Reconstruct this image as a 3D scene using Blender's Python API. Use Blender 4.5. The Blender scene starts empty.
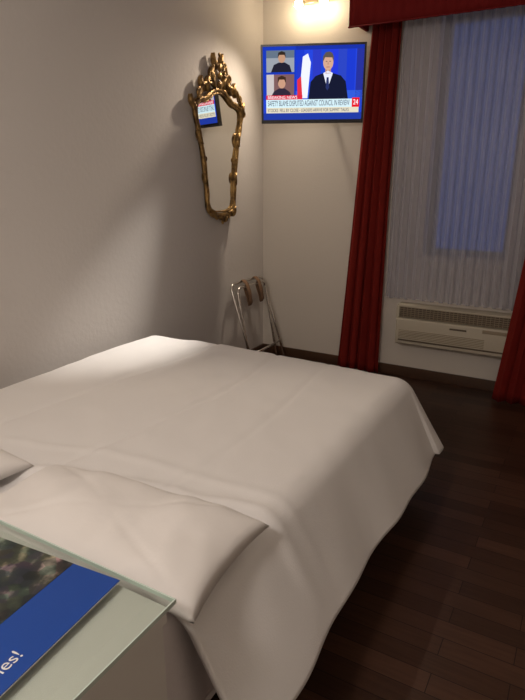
import bpy, bmesh, math, random
from mathutils import Vector, noise, Matrix
random.seed(3)
scene = bpy.context.scene
try:
    scene.view_settings.view_transform = 'Standard'
except Exception: pass
COL = scene.collection
pi = math.pi

# ---------------------------------------------------------------- materials
def mat(name, col, rough=0.6, metal=0.0, emis=None, estr=0.0, bump=None, spec=0.5, var=None):
    m = bpy.data.materials.new(name); m.use_nodes = True
    nt = m.node_tree; b = nt.nodes['Principled BSDF']
    b.inputs['Base Color'].default_value = (*col, 1)
    b.inputs['Roughness'].default_value = rough
    b.inputs['Metallic'].default_value = metal
    b.inputs['Specular IOR Level'].default_value = spec
    if emis:
        b.inputs['Emission Color'].default_value = (*emis, 1)
        b.inputs['Emission Strength'].default_value = estr
    tc = nt.nodes.new('ShaderNodeTexCoord')
    if bump:
        sc, st, det = bump
        n = nt.nodes.new('ShaderNodeTexNoise'); n.inputs['Scale'].default_value = sc
        n.inputs['Detail'].default_value = det
        nt.links.new(tc.outputs['Object'], n.inputs['Vector'])
        bp = nt.nodes.new('ShaderNodeBump'); bp.inputs['Strength'].default_value = st
        bp.inputs['Distance'].default_value = 0.01
        nt.links.new(n.outputs['Fac'], bp.inputs['Height'])
        nt.links.new(bp.outputs['Normal'], b.inputs['Normal'])
    if var:
        sc, col2 = var
        n = nt.nodes.new('ShaderNodeTexNoise'); n.inputs['Scale'].default_value = sc
        n.inputs['Detail'].default_value = 4
        nt.links.new(tc.outputs['Object'], n.inputs['Vector'])
        r = nt.nodes.new('ShaderNodeValToRGB')
        r.color_ramp.elements[0].position = .35; r.color_ramp.elements[1].position = .65
        r.color_ramp.elements[0].color = (*col, 1); r.color_ramp.elements[1].color = (*col2, 1)
        nt.links.new(n.outputs['Fac'], r.inputs['Fac'])
        nt.links.new(r.outputs['Color'], b.inputs['Base Color'])
    return m

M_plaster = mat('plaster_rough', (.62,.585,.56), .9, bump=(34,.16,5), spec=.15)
M_plaster2 = mat('plaster_smooth', (.70,.65,.59), .9, bump=(60,.12,4), spec=.15)
M_ceil = mat('ceiling_paint', (.75,.72,.68), .9, spec=.1)
M_base = mat('baseboard_wood', (.075,.038,.022), .35, bump=(30,.15,3))
M_linen = mat('white_cotton', (.83,.81,.80), .85, bump=(220,.1,2), spec=.15)
M_linen2 = mat('pillow_cotton', (.82,.79,.77), .85, bump=(12,.2,3), spec=.15)
M_matt = mat('mattress_ticking', (.78,.73,.73), .85, bump=(40,.2,3), spec=.1)
M_red = mat('red_curtain_fabric', (.21,.018,.013), .8, bump=(150,.2,2), spec=.1)
M_redp = mat('red_pelmet_fabric', (.17,.012,.012), .8, bump=(150,.2,2), spec=.1)
M_chrome = mat('chrome_tube', (.75,.72,.68), .22, 1.0)
M_strap = mat('brown_webbing', (.20,.11,.06), .8, bump=(300,.3,2))
M_blk = mat('tv_black_plastic', (.012,.012,.014), .3)
M_gold = mat('antique_gilt', (.42,.26,.09), .36, .7, bump=(90,.6,4), var=(22,(.11,.06,.022)))
M_mirror = mat('mirror_glass', (.90,.90,.88), .015, 1.0)
M_ac = mat('ac_cream_plastic', (.55,.50,.40), .5)
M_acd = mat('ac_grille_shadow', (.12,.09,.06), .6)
M_acg = mat('ac_grille_slat', (.33,.27,.19), .5)
M_desk = mat('desk_lacquer', (.72,.70,.66), .45)
M_frame = mat('window_frame_paint', (.5,.48,.45), .5)
M_bulbh = mat('sconce_metal', (.6,.5,.35), .3, .8)

def emat(name, col, s=1.0):
    m = bpy.data.materials.new(name); m.use_nodes = True
    nt = m.node_tree; nt.nodes.clear()
    o = nt.nodes.new('ShaderNodeOutputMaterial'); e = nt.nodes.new('ShaderNodeEmission')
    e.inputs[0].default_value = (*col,1); e.inputs[1].default_value = s
    nt.links.new(e.outputs[0], o.inputs[0]); return m

# wood floor
def floor_mat():
    m = bpy.data.materials.new('dark_parquet'); m.use_nodes = True
    nt = m.node_tree; b = nt.nodes['Principled BSDF']
    tc = nt.nodes.new('ShaderNodeTexCoord')
    br = nt.nodes.new('ShaderNodeTexBrick')
    br.inputs['Scale'].default_value = 1.0
    br.inputs['Color1'].default_value = (.058,.027,.016,1)
    br.inputs['Color2'].default_value = (.110,.052,.032,1)
    br.inputs['Mortar'].default_value = (.016,.008,.005,1)
    br.inputs['Mortar Size'].default_value = .0016
    br.inputs['Brick Width'].default_value = .62
    br.inputs['Row Height'].default_value = .085
    br.offset = .37
    nt.links.new(tc.outputs['Object'], br.inputs['Vector'])
    mp = nt.nodes.new('ShaderNodeMapping'); mp.inputs['Scale'].default_value = (2.5,38,1)
    nt.links.new(tc.outputs['Object'], mp.inputs['Vector'])
    n = nt.nodes.new('ShaderNodeTexNoise'); n.inputs['Scale'].default_value = 2; n.inputs['Detail'].default_value = 6
    nt.links.new(mp.outputs[0], n.inputs['Vector'])
    mx = nt.nodes.new('ShaderNodeMixRGB'); mx.blend_type = 'MULTIPLY'; mx.inputs['Fac'].default_value = .55
    nt.links.new(br.outputs['Color'], mx.inputs[1]); nt.links.new(n.outputs['Fac'], mx.inputs[2])
    nt.links.new(mx.outputs[0], b.inputs['Base Color'])
    b.inputs['Roughness'].default_value = .36
    b.inputs['Specular IOR Level'].default_value = .3
    return m
M_floor = floor_mat()

def sheer_mat():
    m = bpy.data.materials.new('sheer_voile'); m.use_nodes = True
    nt = m.node_tree; nt.nodes.clear()
    o = nt.nodes.new('ShaderNodeOutputMaterial')
    tr = nt.nodes.new('ShaderNodeBsdfTransparent'); tr.inputs[0].default_value=(.95,.95,1,1)
    tl = nt.nodes.new('ShaderNodeBsdfTranslucent'); tl.inputs[0].default_value=(.7,.7,.78,1)
    df = nt.nodes.new('ShaderNodeBsdfDiffuse'); df.inputs[0].default_value=(.64,.64,.70,1)
    m1 = nt.nodes.new('ShaderNodeMixShader'); m1.inputs[0].default_value=.75
    m2 = nt.nodes.new('ShaderNodeMixShader')
    lw = nt.nodes.new('ShaderNodeLayerWeight'); lw.inputs['Blend'].default_value=.5
    mr_ = nt.nodes.new('ShaderNodeMapRange'); mr_.inputs['From Min'].default_value=0.1; mr_.inputs['From Max'].default_value=.85
    mr_.inputs['To Min'].default_value=.58; mr_.inputs['To Max'].default_value=.12
    nt.links.new(lw.outputs['Facing'], mr_.inputs['Value']); nt.links.new(mr_.outputs[0], m2.inputs[0])
    nt.links.new(tl.outputs[0], m1.inputs[1]); nt.links.new(df.outputs[0], m1.inputs[2])
    nt.links.new(m1.outputs[0], m2.inputs[1]); nt.links.new(tr.outputs[0], m2.inputs[2])
    nt.links.new(m2.outputs[0], o.inputs[0]); return m
M_sheer = sheer_mat()

def glass_mat(name, col, rough=.02, lo=.05, hi=.45):
    m = bpy.data.materials.new(name); m.use_nodes = True
    nt = m.node_tree; nt.nodes.clear()
    o = nt.nodes.new('ShaderNodeOutputMaterial')
    tr = nt.nodes.new('ShaderNodeBsdfTransparent'); tr.inputs[0].default_value=(*col,1)
    gl = nt.nodes.new('ShaderNodeBsdfGlossy'); gl.inputs['Roughness'].default_value=rough
    lw = nt.nodes.new('ShaderNodeLayerWeight'); lw.inputs['Blend'].default_value=.25
    mr_ = nt.nodes.new('ShaderNodeMapRange'); mr_.inputs['To Min'].default_value=lo; mr_.inputs['To Max'].default_value=hi
    nt.links.new(lw.outputs['Facing'], mr_.inputs['Value'])
    mx = nt.nodes.new('ShaderNodeMixShader')
    nt.links.new(mr_.outputs[0], mx.inputs[0]); nt.links.new(tr.outputs[0], mx.inputs[1]); nt.links.new(gl.outputs[0], mx.inputs[2])
    nt.links.new(mx.outputs[0], o.inputs[0]); return m
M_glass = glass_mat('window_glass', (.9,.93,.95))
M_tglass = glass_mat('table_glass', (.94,.97,.955), lo=.04, hi=.3)
M_tedge = mat('glass_edge', (.62,.72,.66), .15)

# ---------------------------------------------------------------- helpers
def mesh_obj(name, verts, faces, m=None, parent=None, smooth=False):
    me = bpy.data.meshes.new(name); me.from_pydata([tuple(v) for v in verts], [], faces); me.update()
    ob = bpy.data.objects.new(name, me); COL.objects.link(ob)
    if m: me.materials.append(m)
    if parent: ob.parent = parent
    if smooth:
        for p in me.polygons: p.use_smooth = True
    return ob
def empty(name, loc=(0,0,0), rot=(0,0,0)):
    e = bpy.data.objects.new(name, None); e.location = loc; e.rotation_euler = rot
    e.empty_display_size = .1; COL.objects.link(e); return e
def box(name, lo, hi, m, parent=None, bev=0.0, seg=3):
    x0,y0,z0 = lo; x1,y1,z1 = hi
    v = [(x0,y0,z0),(x1,y0,z0),(x1,y1,z0),(x0,y1,z0),(x0,y0,z1),(x1,y0,z1),(x1,y1,z1),(x0,y1,z1)]
    f = [(0,3,2,1),(4,5,6,7),(0,1,5,4),(1,2,6,5),(2,3,7,6),(3,0,4,7)]
    ob = mesh_obj(name, v, f, m, parent)
    if bev:
        bm = bmesh.new(); bm.from_mesh(ob.data)
        bmesh.ops.bevel(bm, geom=bm.edges[:], offset=bev, segments=seg, affect='EDGES', profile=.5)
        bm.to_mesh(ob.data); bm.free()
        for p in ob.data.polygons: p.use_smooth = True
        try: ob.data.set_sharp_from_angle(angle=math.radians(40))
        except Exception: pass
    return ob
def boxes(name, lst, m, parent=None):
    v=[];f=[]
    for lo,hi in lst:
        x0,y0,z0 = lo; x1,y1,z1 = hi; b=len(v)
        v += [(x0,y0,z0),(x1,y0,z0),(x1,y1,z0),(x0,y1,z0),(x0,y0,z1),(x1,y0,z1),(x1,y1,z1),(x0,y1,z1)]
        f += [tuple(b+i for i in q) for q in [(0,3,2,1),(4,5,6,7),(0,1,5,4),(1,2,6,5),(2,3,7,6),(3,0,4,7)]]
    return mesh_obj(name, v, f, m, parent)
def catmull(pts, n=8, closed=False):
    P=[Vector(p) for p in pts]; out=[]; N=len(P)
    rng = range(N if closed else N-1)
    for i in rng:
        if closed: a,b,c,d = P[(i-1)%N],P[i],P[(i+1)%N],P[(i+2)%N]
        else: a,b,c,d = P[max(i-1,0)],P[i],P[i+1],P[min(i+2,N-1)]
        for k in range(n):
            t=k/n
            out.append(.5*((2*b)+(c-a)*t+(2*a-5*b+4*c-d)*t*t+(3*b-a-3*c+d)*t**3))
    if not closed: out.append(P[-1])
    return out
def tube(name, pts, r, m, parent=None, closed=False, seg=10, radii=None, flat=(1,1), up=None):
    P=[Vector(p) for p in pts]; N=len(P); v=[]; f=[]
    prev=None
    for i,p in enumerate(P):
        if closed: t=(P[(i+1)%N]-P[i-1])
        else: t=(P[min(i+1,N-1)]-P[max(i-1,0)])
        t.normalize()
        if up is not None: n = Vector(up)-t*Vector(up).dot(t)
        elif prev is None:
            a = Vector((0,0,1)) if abs(t.z)<.9 else Vector((1,0,0)); n=a-t*a.dot(t)
        else: n=prev-t*prev.dot(t)
        n.normalize(); prev=n; b=t.cross(n)
        rr = radii[i] if radii else r
        for k in range(seg):
            an=2*pi*k/seg
            v.append(p+n*math.cos(an)*rr*flat[0]+b*math.sin(an)*rr*flat[1])
    R = N if closed else N-1
    for i in range(R):
        for k in range(seg):
            a=i*seg+k; b2=i*seg+(k+1)%seg; c=((i+1)%N)*seg+(k+1)%seg; d=((i+1)%N)*seg+k
            f.append((a,b2,c,d))
    if not closed:
        f.append(tuple(range(seg-1,-1,-1))); f.append(tuple((N-1)*seg+k for k in range(seg)))
    return mesh_obj(name, v, f, m, parent, smooth=True)
def join(name, obs, parent=None):
    mats=[]; v=[]; f=[]; mi=[]; sm=[]
    for o in obs:
        b=len(v); v+= [tuple(x.co) for x in o.data.vertices]
        for p in o.data.polygons:
            f.append(tuple(b+i for i in p.vertices)); mm=o.data.materials[p.material_index] if o.data.materials else None
            if mm not in mats: mats.append(mm)
            mi.append(mats.index(mm)); sm.append(p.use_smooth)
    ob = mesh_obj(name, v, f, None, parent)
    for mm in mats: ob.data.materials.append(mm)
    for p,i,s in zip(ob.data.polygons, mi, sm): p.material_index=i; p.use_smooth=s
    for o in obs:
        me=o.data; bpy.data.objects.remove(o); bpy.data.meshes.remove(me)
    return ob
def text(name, s, size, m, parent, loc, rot, align='LEFT', sx=1.0):
    cu=bpy.data.curves.new(name,'FONT'); cu.body=s; cu.size=size; cu.align_x=align; cu.align_y='CENTER'
    o=bpy.data.objects.new(name+'_t',cu); COL.objects.link(o)
    bpy.context.view_layer.update()
    dg=bpy.context.evaluated_depsgraph_get()
    me=bpy.data.meshes.new_from_object(o.evaluated_get(dg)); bpy.data.objects.remove(o)
    ob=bpy.data.objects.new(name,me); COL.objects.link(ob); me.materials.clear(); me.materials.append(m)
    ob.parent=parent; ob.location=loc; ob.rotation_euler=rot; ob.scale=(sx,1,1); return ob

# ---------------------------------------------------------------- room
XR, YF, H = 4.0, -5.6, 3.0
box('floor', (-.2,YF-.2,-.1), (XR+.2,.25,0), M_floor)
box('ceiling', (-.2,YF-.2,H), (XR+.2,.25,H+.1), M_ceil)
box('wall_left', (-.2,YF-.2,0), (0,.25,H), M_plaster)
box('wall_right', (XR,YF-.2,0), (XR+.2,.25,H), M_plaster2)
box('wall_front', (0,YF-.2,0), (XR,YF,H), M_plaster2)
WX0,WX1,WZ0,WZ1 = 1.40,1.99,.98,2.62
boxes('wall_back', [((0,0,0),(WX0,.25,H)),((WX1,0,0),(XR,.25,H)),((WX0,0,0),(WX1,.25,WZ0)),((WX0,0,WZ1),(WX1,.25,H))], M_plaster2)
box('baseboard_left', (0,YF,0), (.014,0,.085), M_base, bev=.003)
box('baseboard_back', (.014,-.014,0), (XR,0,.085), M_base, bev=.003)
box('baseboard_right', (XR-.014,YF,0), (XR,-.014,.085), M_base, bev=.003)
# window
w = empty('window_1')
fw=.045
boxes('window_frame', [((WX0,.13,WZ0),(WX0+fw,.19,WZ1)),((WX1-fw,.13,WZ0),(WX1,.19,WZ1)),((WX0+fw,.13,WZ0),(WX1-fw,.19,WZ0+fw)),((WX0+fw,.13,WZ1-fw),(WX1-fw,.19,WZ1)),
   ], M_frame, w)
box('window_pane', (WX0+fw,.155,WZ0+fw),(WX1-fw,.161,WZ1-fw), M_glass, w)
box('window_sill', (WX0,.0,WZ0),(WX1,.129,WZ0+.015), M_frame, w)

# ---------------------------------------------------------------- curtains
def curtain(name, xt, xm, xb, z0, z1, y0, amp, n, m, parent, ph=0., thick=.004, noise_a=.0, nx=160, nz=40, zm=.5):
    v=[];f=[]
    for j in range(nz+1):
        tz=j/nz; z=z0+(z1-z0)*tz
        def q(b,mm,t):
            return b*(1-tz)*(1-tz*2)*1.0 + 4*mm*tz*(1-tz) + t*tz*(2*tz-1)
        xa=q(xb[0],xm[0],xt[0]); xc=q(xb[1],xm[1],xt[1])
        for i in range(nx+1):
            s=i/nx
            wob = .35*noise.noise(Vector((s*3, tz*1.6, ph)))
            a = amp*(1+.35*noise.noise(Vector((s*5+7,tz*2,ph+3))))
            y=y0+a*math.sin(2*pi*n*(s+.03*wob)+ph+wob)
            x=xa+(xc-xa)*s + .25*a*math.cos(4*pi*n*s+ph)
            v.append((x,y,z))
    for j in range(nz):
        for i in range(nx):
            a=j*(nx+1)+i; f.append((a,a+1,a+nx+2,a+nx+1))
    o=mesh_obj(name,v,f,m,parent,True)
    if thick:
        md=o.modifiers.new('thickness','SOLIDIFY'); md.thickness=thick; md.offset=0
    return o
c1=empty('red_curtain')
curtain('drape_panel',(.925,1.14),(.845,1.12),(.755,1.12),.008,2.74,-.052,.026,4.5,M_red,c1,ph=.6)
c2=empty('red_curtain.001')
curtain('drape_panel_right',(2.22,2.62),(2.15,2.60),(2.03,2.58),.008,2.74,-.205,.034,6,M_red,c2,ph=1.3)
sh=empty('sheer_curtain')
curtain('voile_panel',(1.145,2.35),(1.145,2.35),(1.145,2.35),.645,2.74,-.05,.020,19,M_sheer,sh,thick=0,nx=440,nz=16)
tube('voile_hem',[(1.145,-.05,.65),(2.35,-.05,.65)],.004,mat('voile_hem',(.6,.58,.58),.8),sh)
# pelmet
pel=empty('window_pelmet')
boxes('pelmet_box',[((.86,-.285,2.56),(2.75,-.26,2.86)),((.86,-.26,2.56),(.88,0,2.86)),((2.73,-.26,2.56),(2.75,0,2.86)),((.86,-.285,2.86),(2.75,0,2.88))],M_redp,pel)
curtain('pelmet_valance',(.845,2.76),(.845,2.76),(.845,2.76),2.525,2.885,-.297,.004,30,M_redp,pel,thick=.003,nx=500,nz=4)
tube('pelmet_piping',[(.845,-.303,2.53),(2.76,-.303,2.53)],.005,M_redp,pel)

# ---------------------------------------------------------------- AC unit
ac=empty('air_conditioner')
ax0,ax1,az0,az1=1.26,2.13,.30,.615
box('housing',(ax0,-.10,az0),(ax1,-.001,az1),M_ac,ac,bev=.008)
box('front_panel',(ax0+.012,-.15,az0+.012),(ax1-.012,-.10,az1-.10),M_ac,ac,bev=.014,seg=4)
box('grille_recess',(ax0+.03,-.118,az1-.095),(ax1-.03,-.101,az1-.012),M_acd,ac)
sl=[]
for k in range(6):
    z=az1-.09+k*.0145
    sl.append(((ax0+.03,-.128,z),(ax1-.03,-.112,z+.004)))
for k in range(29):
    x=ax0+.03+k*(ax1-ax0-.066)/28
    sl.append(((x,-.124,az1-.095),(x+.004,-.116,az1-.012)))
boxes('grille_slats',sl,M_acg,ac)
boxes('grille_frame',[((ax0+.008,-.135,az1-.10),(ax0+.03,-.10,az1-.002)),((ax1-.03,-.135,az1-.10),(ax1-.008,-.10,az1-.002)),((ax0+.03,-.132,az1-.012),(ax1-.03,-.10,az1-.002))],M_ac,ac)
box('intake_groove',(ax0+.04,-.1525,az0+.04),(ax1-.04,-.1495,az0+.052),M_acd,ac)
boxes('intake_slats',[((ax0+.04,-.154,az0+.062+k*.012),(ax1-.20,-.149,az0+.066+k*.012)) for k in range(6)],M_acg,ac)
box('control_door',(ax1-.22,-.155,az1-.14),(ax1-.05,-.149,az1-.115),M_acg,ac,bev=.002)
box('brand_badge',(ax1-.45,-.153,az1-.145),(ax1-.33,-.149,az1-.132),M_acd,ac,bev=.001)

# ---------------------------------------------------------------- television
tv=empty('television',(.567,-.262,2.200),(math.radians(8),0,math.radians(23)))
TW,TH=.75,.525
box('tv_back_shell',(-TW/2+.03,.005,-TH/2+.04),(TW/2-.03,.03,TH/2-.04),M_blk,tv,bev=.01)
bz=.014
boxes('tv_bezel',[((-TW/2,-.022,-TH/2),(-TW/2+bz,.01,TH/2)),((TW/2-bz,-.022,-TH/2),(TW/2,.01,TH/2)),
  ((-TW/2+bz,-.022,TH/2-bz),(TW/2-bz,.01,TH/2)),((-TW/2+bz,-.022,-TH/2),(TW/2-bz,.01,-TH/2+.026)),((-TW/2+bz,-.008,-TH/2+.026),(TW/2-bz,.005,TH/2-bz))],M_blk,tv)
X0,X1,Z0,Z1=-TW/2+bz,TW/2-bz,-TH/2+.026,TH/2-bz
ecache={}
def E(col,s=1.15):
    k=(col,s)
    if k not in ecache: ecache[k]=emat('screen_%d'%len(ecache),col,s)
    return ecache[k]
def P(u,v,l): return (X0+(X1-X0)*u, -.009-.0006*l, Z1-(Z1-Z0)*v)
scr=[]
def poly(pts,col,l,s=1.15):
    scr.append(mesh_obj('s',[P(u,v,l) for u,v in pts],[tuple(range(len(pts)))],E(col,s)))
def rect(u0,v0,u1,v1,col,l,s=1.15): poly([(u0,v0),(u0,v1),(u1,v1),(u1,v0)],col,l,s)
def ell(cu,cv,ru,rv,col,l,s=1.15,n=24): poly([(cu+ru*math.cos(-2*pi*k/n),cv+rv*math.sin(-2*pi*k/n)) for k in range(n)],col,l,s)
rect(0,0,1,1,(.02,.06,.55),1)
for k in range(8):
    rect(.33+.084*k,.0,.33+.084*(k+1),.72,(.012+.006*(k%3),.04+.015*(k%2),.50+.08*((k+1)%3)),2)
rect(.33,0,1,.05,(.01,.03,.35),3)
rect(.33,.60,1,.72,(.03,.10,.65),3)
rect(.93,.05,1,.72,(.02,.03,.3),3)
rect(0,0,.33,.72,(.01,.04,.45),3)
rect(.035,.05,.315,.34,(.30,.33,.38),4)
rect(.035,.05,.315,.15,(.12,.16,.22),5)
poly([(.08,.34),(.11,.24),(.16,.21),(.22,.21),(.27,.25),(.29,.34)],(.015,.015,.03),6)
ell(.19,.15,.036,.065,(.5,.28,.18),7); poly([(.15,.15),(.155,.08),(.19,.06),(.225,.08),(.23,.15),(.215,.11),(.165,.11)],(.03,.02,.015),8)
rect(.035,.37,.315,.67,(.20,.10,.10),4)
rect(.035,.37,.11,.67,(.55,.5,.5),5)
poly([(.08,.67),(.11,.60),(.16,.56),(.22,.56),(.27,.61),(.29,.67)],(.03,.02,.04),6)
ell(.19,.49,.038,.07,(.55,.30,.20),7); poly([(.148,.50),(.15,.41),(.19,.385),(.23,.41),(.232,.50),(.215,.44),(.165,.44)],(.05,.025,.015),8)
# flag
poly([(.345,.28),(.345,.68),(.38,.70),(.40,.20),(.38,.16)],(.02,.04,.5),5)
poly([(.40,.14),(.37,.60),(.38,.70),(.45,.70),(.48,.22),(.45,.1)],(.80,.82,.95),6)
poly([(.345,.45),(.35,.70),(.40,.70),(.385,.40)],(.7,.03,.05),7)
# man in suit
poly([(.46,.72),(.48,.48),(.53,.40),(.60,.365),(.70,.365),(.78,.40),(.83,.48),(.86,.72)],(.008,.010,.03),8)
poly([(.605,.365),(.65,.58),(.70,.365),(.65,.33)],(.75,.78,.9),9)
poly([(.64,.42),(.632,.56),(.65,.60),(.668,.56),(.66,.42)],(.02,.03,.12),10)
rect(.625,.29,.68,.375,(.45,.24,.16),9)
ell(.652,.225,.05,.10,(.62,.36,.25),11)
poly([(.598,.22),(.60,.14),(.625,.09),(.66,.08),(.69,.10),(.705,.15),(.705,.22),(.69,.16),(.62,.155)],(.10,.08,.07),12)
rect(.627,.205,.643,.213,(.05,.03,.03),12); rect(.662,.205,.678,.213,(.05,.03,.03),12); rect(.635,.28,.668,.288,(.30,.08,.07),12)
poly([(.65,.21),(.643,.25),(.66,.25)],(.45,.24,.17),12)
# banners
rect(.03,.655,.40,.715,(.65,.02,.05),13)
rect(.03,.715,.90,.83,(.62,.80,.86),13)
rect(.90,.70,.975,.83,(.75,.01,.02),13)
rect(.03,.83,.97,.905,(.72,.66,.50),13)
rect(0,.905,1,1,(.015,.04,.34),13)
s1=join('screen_picture',scr,tv)
M_td=E((.01,.02,.08)); M_tw=E((.9,.9,.95))
def tvtext(nm,s,u,v,size,m,sx): 
    x,y,z=P(u,v,14); text(nm,s,size,m,tv,(x,y,z),(pi/2,0,0),sx=sx)
tvtext('headline','SAFETY BLAME DISPUTED AGAINST COUNCIL IN REVIEW',.045,.772,.052,M_td,.45)
tvtext('strap','BREAKING NEWS',.045,.687,.028,M_tw,1.0)
tvtext('ticker','STOCKS  FELL BY CLOSE - LEADERS ARRIVE FOR SUMMIT TALKS',.045,.868,.030,M_td,.70)
tvtext('channel','24',.912,.765,.05,M_tw,.75)
box('bracket_plate',(-.06,.03,-.08),(.06,.045,.08),M_blk,tv,bev=.004)
tube('bracket_arm',[(0,.04,0),(.02,.10,0),(.06,.20,-.01)],.014,M_blk,tv)

# ---------------------------------------------------------------- wall spotlight above TV
sc=empty('wall_spotlight')
box('mount_bar',(.34,-.035,2.79),(.66,-.001,2.82),M_bulbh,sc,bev=.005)
for i,x in enumerate((.39,.59)):
    a=Vector((x,-.035,2.81)); b=Vector((x-.01,-.08,2.835)); c=Vector((x-.02,-.12,2.765))
    tube('arm_%d'%i,[a,b],.007,M_bulbh,sc)
    tube('shade_%d'%i,[b,b+(c-b)*.3,b+(c-b)*.7],.03,M_bulbh,sc,radii=[.014,.022,.026],seg=20)
    me=bpy.data.meshes.new('bulb'); bm=bmesh.new(); bmesh.ops.create_uvsphere(bm,u_segments=16,v_segments=10,radius=.03); bm.to_mesh(me); bm.free()
    o=bpy.data.objects.new('bulb_%d'%i,me); COL.objects.link(o); me.materials.append(emat('bulb_glow%d'%i,(1,.80,.52),75)); o.parent=sc
    o.location=b+(c-b)*.95
    for p in me.polygons: p.use_smooth=True
    L=bpy.data.lights.new('spot_%d'%i,'SPOT'); L.color=((1,.84,.66),(1,.92,.82))[i]; L.shadow_soft_size=.03
    L.energy=(85,300)[i]; L.spot_size=math.radians((110,23)[i]); L.spot_blend=1.0
    lo=bpy.data.objects.new('spot_%d'%i,L); COL.objects.link(lo); lo.parent=sc; lo.location=(b+(c-b)*2.0,Vector((.45,-.42,2.74)))[i]  # second spot: unseen emitter set forward of its bulb to brighten the bed corner
    tgt=(Vector((.6,-1.6,.3)),Vector((.22,-1.98,.58)))[i]
    lo.rotation_euler=(tgt-Vector(lo.location)).to_track_quat('-Z','Y').to_euler()

# ---------------------------------------------------------------- mirror
mr=empty('gilt_wall_mirror')
MY,MZ,MX=-.685,1.275,.03
half=[(0,0),(.09,.005),(.15,.03),(.175,.09),(.185,.22),(.215,.42),(.262,.60),(.292,.70),(.285,.765),(.235,.79),(.175,.80),(.12,.83),(.06,.865),(0,.875)]
full=half+[(-a,b) for a,b in reversed(half[1:-1])]
def W(p,dx=0.): return Vector((MX+dx, MY+p[0], MZ+p[1]))
loop=catmull([W(p) for p in full],6,True)
N=len(loop)
cen=Vector((MX,MY,MZ+.5))
g=[tuple(p+Vector((-.008,0,0))) for p in loop]
mesh_obj('mirror_pane',g+[(MX-.008,cen.y,cen.z)],[(i,(i+1)%N,N) for i in range(N)],M_mirror,mr)
mesh_obj('mirror_backing',[(.004,p.y,p.z) for p in loop]+[(.004,cen.y,cen.z)],[(i,(i+1)%N,N) for i in range(N)],M_gold,mr)
parts=[]
rad=[.0185+.002*math.sin(i*.9) for i in range(N)]
parts.append(tube('t',loop,.02,M_gold,closed=True,radii=rad,up=(1,0,0),flat=(.9,1.0),seg=12))
inner=[cen+(p-cen)*.94+Vector((.003,0,0)) for p in loop]
parts.append(tube('t',inner,.007,M_gold,closed=True,up=(1,0,0),radii=[.0055+.0015*(i%2) for i in range(N)]))
def scroll(cy,cz,r0,turns,a0,sgn,thick=.013,lead=None):
    pts=[]; n=int(18*turns)
    for k in range(n+1):
        t=k/n; r=r0*(1-t*.82); a=a0+sgn*2*pi*turns*t
        pts.append(W((cy+r*math.cos(a),cz+r*math.sin(a)),.012))
    if lead: 
        pts=catmull([W(q,.012) for q in lead]+[pts[0]],6)[:-1]+pts
    n=len(pts)
    parts.append(tube('t',pts,.01,M_gold,radii=[thick*(1-.5*i/n) for i in range(n)],up=(1,0,0),seg=8))
def leaf(cy,cz,ang,L,wd):
    v=[];f=[];n=8
    for i in range(n+1):
        t=i/n; ww=wd*math.sin(pi*min(1,t*.92+.06))**.7; cur=.25*L*math.sin(t*pi*.7)
        cx,cz2=t*L,cur
        for s,h in((-1,0),(0,.014),(1,0)):
            ly=cx; lz=cz2+s*ww
            v.append(W((cy+ly*math.cos(ang)-lz*math.sin(ang),cz+ly*math.sin(ang)+lz*math.cos(ang)),.010+h+.008*math.sin(t*pi)))
    for i in range(n):
        for k in range(2):
            a=i*3+k; f.append((a,a+1,a+4,a+3))
    o=mesh_obj('t',v,f,M_gold,None,True); 
    bm=bmesh.new(); bm.from_mesh(o.data)
    r=bmesh.ops.extrude_face_region(bm,geom=bm.faces[:])
    for e in r['geom']:
        if isinstance(e,bmesh.types.BMVert): e.co.x=MX-.008
    bm.to_mesh(o.data); bm.free(); 
    for p in o.data.polygons: p.use_smooth=True
    parts.append(o)
for s in (1,-1):
    def S(l): return [(s*a,b) for a,b in l]
    scroll(s*.245,.835,.034,1.3,-pi/2,s,.012)
    scroll(s*.110,.950,.036,1.3,(pi if s>0 else 0),-s,.014,lead=S([(.27,.79),(.22,.88),(.15,.90),(.09,.91)]))
    scroll(s*.050,1.03,.028,1.2,(0 if s>0 else pi),s,.012,lead=S([(.12,.92),(.095,.97),(.08,1.01)]))
    scroll(s*.075,-.005,.026,1.2,(pi/2),-s,.009,lead=S([(.16,.02),(.12,.02)]))
    scroll(s*.205,.40,.016,1.1,(pi/2),s,.006)
    scroll(s*.308,.735,.024,1.2,pi/2,-s,.009)
    for (a,b,an,l,wd) in [(.305,.72,1.3,.10,.016),(.20,.84,1.5,.10,.018),(.15,.85,1.9,.10,.018),(.09,.90,1.7,.11,.018),(.03,1.0,1.35,.11,.016),(.05,.88,1.2,.09,.018),
                          (.17,.06,-2.2,.08,.013),(.19,.22,1.4,.09,.009),(.235,.50,1.25,.10,.010),(.05,-.01,-2.4,.05,.011)]:
        leaf(s*a,b,an if s>0 else pi-an,l,wd)
for (a,b,r) in [(0,1.02,.026),(0,.965,.022),(0,.905,.026),(0,-.015,.022),(0,-.05,.014),(0,1.10,.013)]:
    bm=bmesh.new(); bmesh.ops.create_uvsphere(bm,u_segments=14,v_segments=10,radius=r)
    for vv in bm.verts: vv.co=Vector((vv.co.x*.7,vv.co.y,vv.co.z*1.15))+W((a,b),.010)
    me=bpy.data.meshes.new('b'); bm.to_mesh(me); bm.free(); me.materials.append(M_gold)
    for p in me.polygons: p.use_smooth=True
    o=bpy.data.objects.new('b',me); COL.objects.link(o); parts.append(o)
join('carved_frame',parts,mr)

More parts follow.
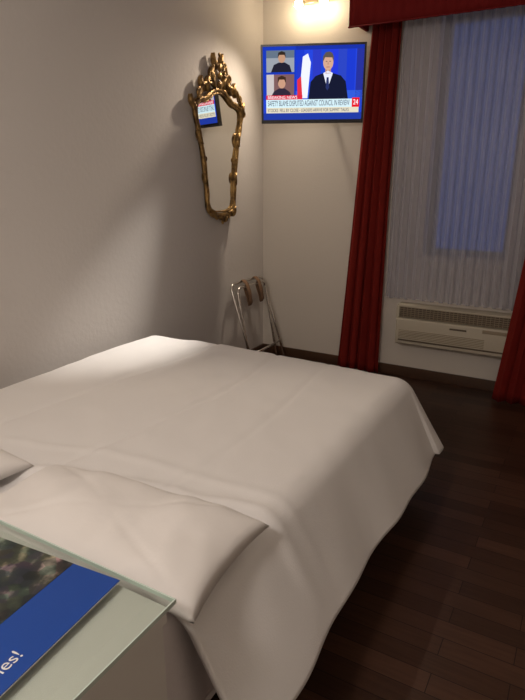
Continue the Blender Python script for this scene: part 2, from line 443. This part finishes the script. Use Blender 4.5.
# ---------------------------------------------------------------- luggage rack
lr=empty('folding_luggage_rack')
def rackframe(x_top,x_bot,ya,yb,ztop,nm):
    def q(y,z): 
        t=z/ztop; return (x_bot+(x_top-x_bot)*t, y, z)
    r=.05
    pts=[q(ya,.012),q(ya,ztop*.5),q(ya+.0,ztop-r)]
    arc=[q(ya+r*(1-math.cos(a)),ztop-r+r*math.sin(a)) for a in [pi/2*k/6 for k in range(1,7)]]
    arc2=[q(yb-r*(1-math.cos(a)),ztop-r+r*math.sin(a)) for a in [pi/2*k/6 for k in range(6,0,-1)]]
    pts=pts+arc+arc2+[q(yb,ztop-r),q(yb,ztop*.5),q(yb,.012)]
    tube(nm,pts,.0105,M_chrome,lr)
    return q
q1=rackframe(.035,.27,-.59,-.075,.725,'outer_frame')
q2=rackframe(.075,.21,-.55,-.11,.695,'inner_frame')
tube('outer_crossbar',[q1(-.59,.16),q1(-.075,.16)],.008,M_chrome,lr)
tube('inner_crossbar',[q2(-.55,.13),q2(-.11,.13)],.008,M_chrome,lr)
for i,(ya,yb) in enumerate(((-.44,-.39),(-.25,-.20))):
    p=[(.030,.738),(.046,.738),(.075,.712),(.10,.65),(.115,.56),(.105,.535),(.09,.60),(.062,.68)]
    v=[];f=[]
    for (x,z) in p: v+= [(x+.008,ya,z),(x+.008,yb,z)]
    for k in range(len(p)-1): f.append((2*k,2*k+1,2*k+3,2*k+2))
    o=mesh_obj('strap_%d'%i,v,f,M_strap,lr,True); md=o.modifiers.new('t','SOLIDIFY'); md.thickness=.004

# ---------------------------------------------------------------- bed
bed=empty('double_bed')
BX0,BX1,BY0,BY1=.22,1.74,-3.60,-1.74
TOP=.605
box('mattress',(BX0-.02,BY0,.28),(BX1,BY1,.56),M_matt,bed,bev=.05,seg=5)
box('bed_base',(BX0,BY0+.01,.08),(BX1-.01,BY1-.02,.278),M_matt,bed,bev=.015)
for i,(x,y) in enumerate(((BX0+.08,BY0+.1),(BX1-.12,BY0+.1),(BX0+.08,BY1-.12),(BX1-.12,BY1-.12))):
    tube('bed_leg_%d'%i,[(x,y,0),(x,y,.08)],.025,M_blk,bed,radii=[.02,.028])
def prof(d,r,th):
    L=r*th
    if d<=L: a=d/r; return r*math.sin(a), r*(1-math.cos(a))
    e=d-L; return r*math.sin(th)+e*math.cos(th), r*(1-math.cos(th))+e*math.sin(th)
OV=.45; OVL=.34
EX0,EX1,EY1=BX0,BX1,BY1
def duvet_pt(s,t):
    dxr=max(0,s-EX1); dxl=max(0,EX0-s); dy=max(0,t-EY1)
    dx=dxr if dxr>0 else dxl
    if dx>0 and dy>0:
        h=math.hypot(dx,dy); k=max(dx,dy)/h
        k=k**.8
        dx*=k; dy*=k
    h=math.hypot(dx,dy)
    th=math.radians(62) if dxl==0 else math.radians(76)
    _,drop=prof(h,.11,th)
    ox,_=prof(dx,.11,th); oy,_=prof(dy,.11,math.radians(64))
    x=min(max(s,EX0),EX1)+(ox if dxr>0 else -ox)
    y=min(t,EY1)+oy
    z=TOP-drop
    cx=(s-EX0)/(EX1-EX0); 
    if 0<cx<1: z+=.008*math.sin(pi*cx)
    nv=noise.noise(Vector((x*2.2,y*1.4,.3)))*.010+noise.noise(Vector((x*6,y*2.5,2.)))*.007+noise.noise(Vector((x*9+y*3,y*7,4.)))*.0035
    nv+= -.007*math.exp(-((x-(1.05+.08*math.sin(y*2)))/.016)**2)-.006*math.exp(-((x-(.62+.06*math.sin(y*3+1)))/.014)**2)-.004*math.exp(-((x-(1.42+.05*math.sin(y*2.5+2)))/.014)**2)
    # turned-down double layer near the pillows: a step with a rolled lip
    ly=-3.075+(x-1.86)*.235+.018*math.sin(x*6)+.008*math.sin(x*19)
    rd=(y-ly)
    if h<.45:
        fade=1 if h<.1 else max(0,1-(h-.1)/.3)
        st=1/(1+math.exp(-rd/.009))
        nv+=fade*(.022*(st-1)+.008*math.exp(-((rd-.03)/.025)**2))
        ly2=-2.95+(x-1.86)*.17+.03*math.sin(x*5+2)
        nv+=fade*.004*math.exp(-((y-ly2)/.025)**2)
    z+=nv
    if h>.1:
        k=(h-.1)/.34
        if dxr>0 and dy<=0: x+=k*.010*math.sin(y*5.5+.8)+k*.005*math.sin(y*15)
        elif dy>0 and dxr<=0: y+=k*.02*math.sin(x*9)
        elif dxr>0:
            an=math.atan2(dy,dx); w=math.sin(an*6+.5)*.015*k; x+=w*math.cos(an); y+=w*math.sin(an)
        z+=k*.006*math.sin(y*4+x*3)
    if dxl>0: x=max(x,.035)
    return (x,y,z)
T0=-3.50
ss=[EX0-OVL+ (EX1+OV-EX0+OVL)*i/190 for i in range(191)]
ts=[T0+(EY1+OV-T0)*j/260 for j in range(261)]
v=[duvet_pt(s,t) for t in ts for s in ss]; f=[]
for j in range(260):
    for i in range(190):
        a=j*191+i; f.append((a,a+1,a+192,a+191))
o=mesh_obj('duvet',v,f,M_linen,bed,True)
md=o.modifiers.new('t','SOLIDIFY'); md.thickness=.018; md.offset=-1
v=[];f=[]
for j in range(21):
    y=BY0+.005+(.26)*j/20
    for i in range(25):
        d=i/24*.36; ox,dr=prof(d,.05,math.radians(82)); 
        x=BX1-.03+ox+.012*math.sin(y*30)*i/24+.008; z=.565-dr
        v.append((x,y,z+.01*math.sin(y*14)*(i/24)))
for j in range(20):
    for i in range(24):
        a=j*25+i; f.append((a,a+1,a+26,a+25))
o=mesh_obj('bottom_sheet',v,f,M_matt,bed,True); md=o.modifiers.new('t','SOLIDIFY'); md.thickness=.006

# ---------------------------------------------------------------- pillows
def pillow(name, cx,cy,cz,Wd,Dp,T,rot,droop,seed,tilt=0.):
    n=60; v=[];f=[]
    def pt(u,w,side):
        e=max(0,(1-abs(u)**2.6))*max(0,(1-abs(w)**2.6))
        hgt=T*e**.42
        x=u*Wd/2*(1-.05*(1-abs(w)**2)*abs(u)**3); y=w*Dp/2*(1-.07*(1-abs(u)**2)*abs(w)**3)
        z=hgt*(1.0 if side>0 else -.10)
        if side>0:
            z+=(noise.noise(Vector((x*5+seed,y*5,0)))*.018+noise.noise(Vector((x*14+seed,y*9,1)))*.008)*min(1,e*3)
            # creases pulling from the corners
            d=abs(abs(u)-abs(w)*.9); z-=.007*math.exp(-(d/.06)**2)*min(1,e*2.5)*abs(u)
        if u>.55: z-=droop*((u-.55)/.45)**2
        z+=tilt*(-w)*.5
        c,s=math.cos(rot),math.sin(rot)
        return (cx+x*c-y*s, cy+x*s+y*c, cz+z)
    for side in (1,-1):
        for j in range(n+1):
            for i in range(n+1):
                v.append(pt(-1+2*i/n,-1+2*j/n,side))
    B=(n+1)**2
    for j in range(n):
        for i in range(n):
            a=j*(n+1)+i; f.append((a,a+1,a+n+2,a+n+1)); f.append((B+a,B+a+n+1,B+a+n+2,B+a+1))
    o=mesh_obj(name,v,f,M_linen2,None,True)
    bm=bmesh.new(); bm.from_mesh(o.data); bmesh.ops.remove_doubles(bm,verts=bm.verts[:],dist=.0008); bmesh.ops.recalc_face_normals(bm,faces=bm.faces[:]); bm.to_mesh(o.data); bm.free()
    for p in o.data.polygons: p.use_smooth=True
    return o
pillow('pillow',1.455,-3.385,.624,.80,.40,.080,math.radians(5),.004,1.)
pillow('pillow.001',.61,-3.43,.624,.76,.34,.080,math.radians(1),0,5.)

# ---------------------------------------------------------------- desk with glass top
dk=empty('glass_topped_desk')
DX0,DX1,DY0,DY1=.03,1.88,-4.12,-3.62
boxes('desk_carcass',[((DX0+.02,DY0+.03,.69),(DX1-.012,DY1-.012,.728)),((DX1-.05,DY0+.03,0),(DX1-.018,DY1-.018,.69)),((DX0+.02,DY0+.03,0),(DX0+.055,DY1-.03,.69)),((DX0+.055,DY1-.05,.02),(DX1-.05,DY1-.03,.69))],M_desk,dk)
box('glass_sheet',(DX0,DY0,.734),(DX1,DY1,.742),M_tglass,dk)
boxes('glass_polished_edge',[((DX1,DY0,.733),(DX1+.003,DY1+.003,.743)),((DX0,DY1,.733),(DX1,DY1+.003,.743))],M_tedge,dk)
boxes('glass_pads',[((x,y,.728),(x+.02,y+.02,.734)) for x in (.1,1.70) for y in (-4.05,-3.72)],M_desk,dk)

# brochure
M_blue=mat('brochure_blue',(.012,.065,.34),.35)
M_whitep=mat('brochure_white',(.8,.8,.8),.5)
def photo_mat():
    m=bpy.data.materials.new('brochure_photo'); m.use_nodes=True; nt=m.node_tree; b=nt.nodes['Principled BSDF']
    tc=nt.nodes.new('ShaderNodeTexCoord'); vo=nt.nodes.new('ShaderNodeTexVoronoi'); vo.inputs['Scale'].default_value=38
    n=nt.nodes.new('ShaderNodeTexNoise'); n.inputs['Scale'].default_value=14; n.inputs['Detail'].default_value=8
    nt.links.new(tc.outputs['Object'],vo.inputs['Vector']); nt.links.new(tc.outputs['Object'],n.inputs['Vector'])
    r=nt.nodes.new('ShaderNodeValToRGB'); r.color_ramp.elements[0].position=.40; r.color_ramp.elements[0].color=(.008,.02,.035,1)
    r.color_ramp.elements[1].position=.64; r.color_ramp.elements[1].color=(.32,.25,.17,1)
    e=r.color_ramp.elements.new(.53); e.color=(.04,.05,.04,1)
    nt.links.new(n.outputs['Fac'],r.inputs['Fac'])
    mx=nt.nodes.new('ShaderNodeMixRGB'); mx.blend_type='OVERLAY'; mx.inputs[0].default_value=.5
    nt.links.new(r.outputs[0],mx.inputs[1]); nt.links.new(vo.outputs['Color'],mx.inputs[2])
    hs=nt.nodes.new('ShaderNodeHueSaturation'); hs.inputs['Saturation'].default_value=.5
    nt.links.new(mx.outputs[0],hs.inputs['Color']); nt.links.new(hs.outputs[0],b.inputs['Base Color']); b.inputs['Roughness'].default_value=.3
    return m
br=empty('travel_brochure',(1.752,-3.638,.7425),(0,0,math.radians(5)))
box('brochure_pages',(-.40,-.418,0),(-.002,-.002,.005),M_whitep,br)
box('brochure_cover',(-.402,-.42,.005),(0,0,.0065),M_blue,br)
box('cover_photo',(-.402,-.42,.0065),(-.125,-.0,.0070),photo_mat(),br)
text('cover_text','Cannes!',.036,M_whitep,br,(-.040,-.342,.0072),(0,0,pi/2))

# ---------------------------------------------------------------- unseen pendant lamp, added behind the camera to light the room
cl=empty('added_pendant_lamp')
CLX,CLY,CLZ=1.6,-4.75,2.35
tube('added_lamp_cord',[(CLX,CLY,H-.001),(CLX,CLY,CLZ+.1)],.005,M_blk,cl)
tube('added_lamp_rose',[(CLX,CLY,H-.001),(CLX,CLY,H-.03)],.05,M_bulbh,cl,seg=32)
tube('added_lamp_globe',[(CLX,CLY,CLZ+.14),(CLX,CLY,CLZ+.10),(CLX,CLY,CLZ+.04),(CLX,CLY,CLZ)],.16,emat('added_lamp_opal',(1,.84,.70),3),cl,seg=32,radii=[.06,.12,.15,.13])
L=bpy.data.lights.new('added_lamp_light','POINT'); L.shadow_soft_size=.16; L.energy=58; L.color=(1,.89,.80)
lo=bpy.data.objects.new('added_lamp_light',L); COL.objects.link(lo); lo.parent=cl; lo.location=(CLX,CLY,CLZ-.18)

# ---------------------------------------------------------------- dusk world
wd=bpy.data.worlds.new('dusk'); scene.world=wd; wd.use_nodes=True
bg=wd.node_tree.nodes['Background']; bg.inputs[0].default_value=(.09,.125,.32,1); bg.inputs[1].default_value=.5

# ---------------------------------------------------------------- camera
cam=bpy.data.cameras.new('cam'); co=bpy.data.objects.new('camera',cam); COL.objects.link(co)
co.location=(2.5,-4.34,1.55); co.rotation_euler=(math.radians(73),0,math.radians(30))
cam.sensor_fit='VERTICAL'; cam.sensor_height=36; cam.lens=29; cam.clip_start=.02
scene.camera=co
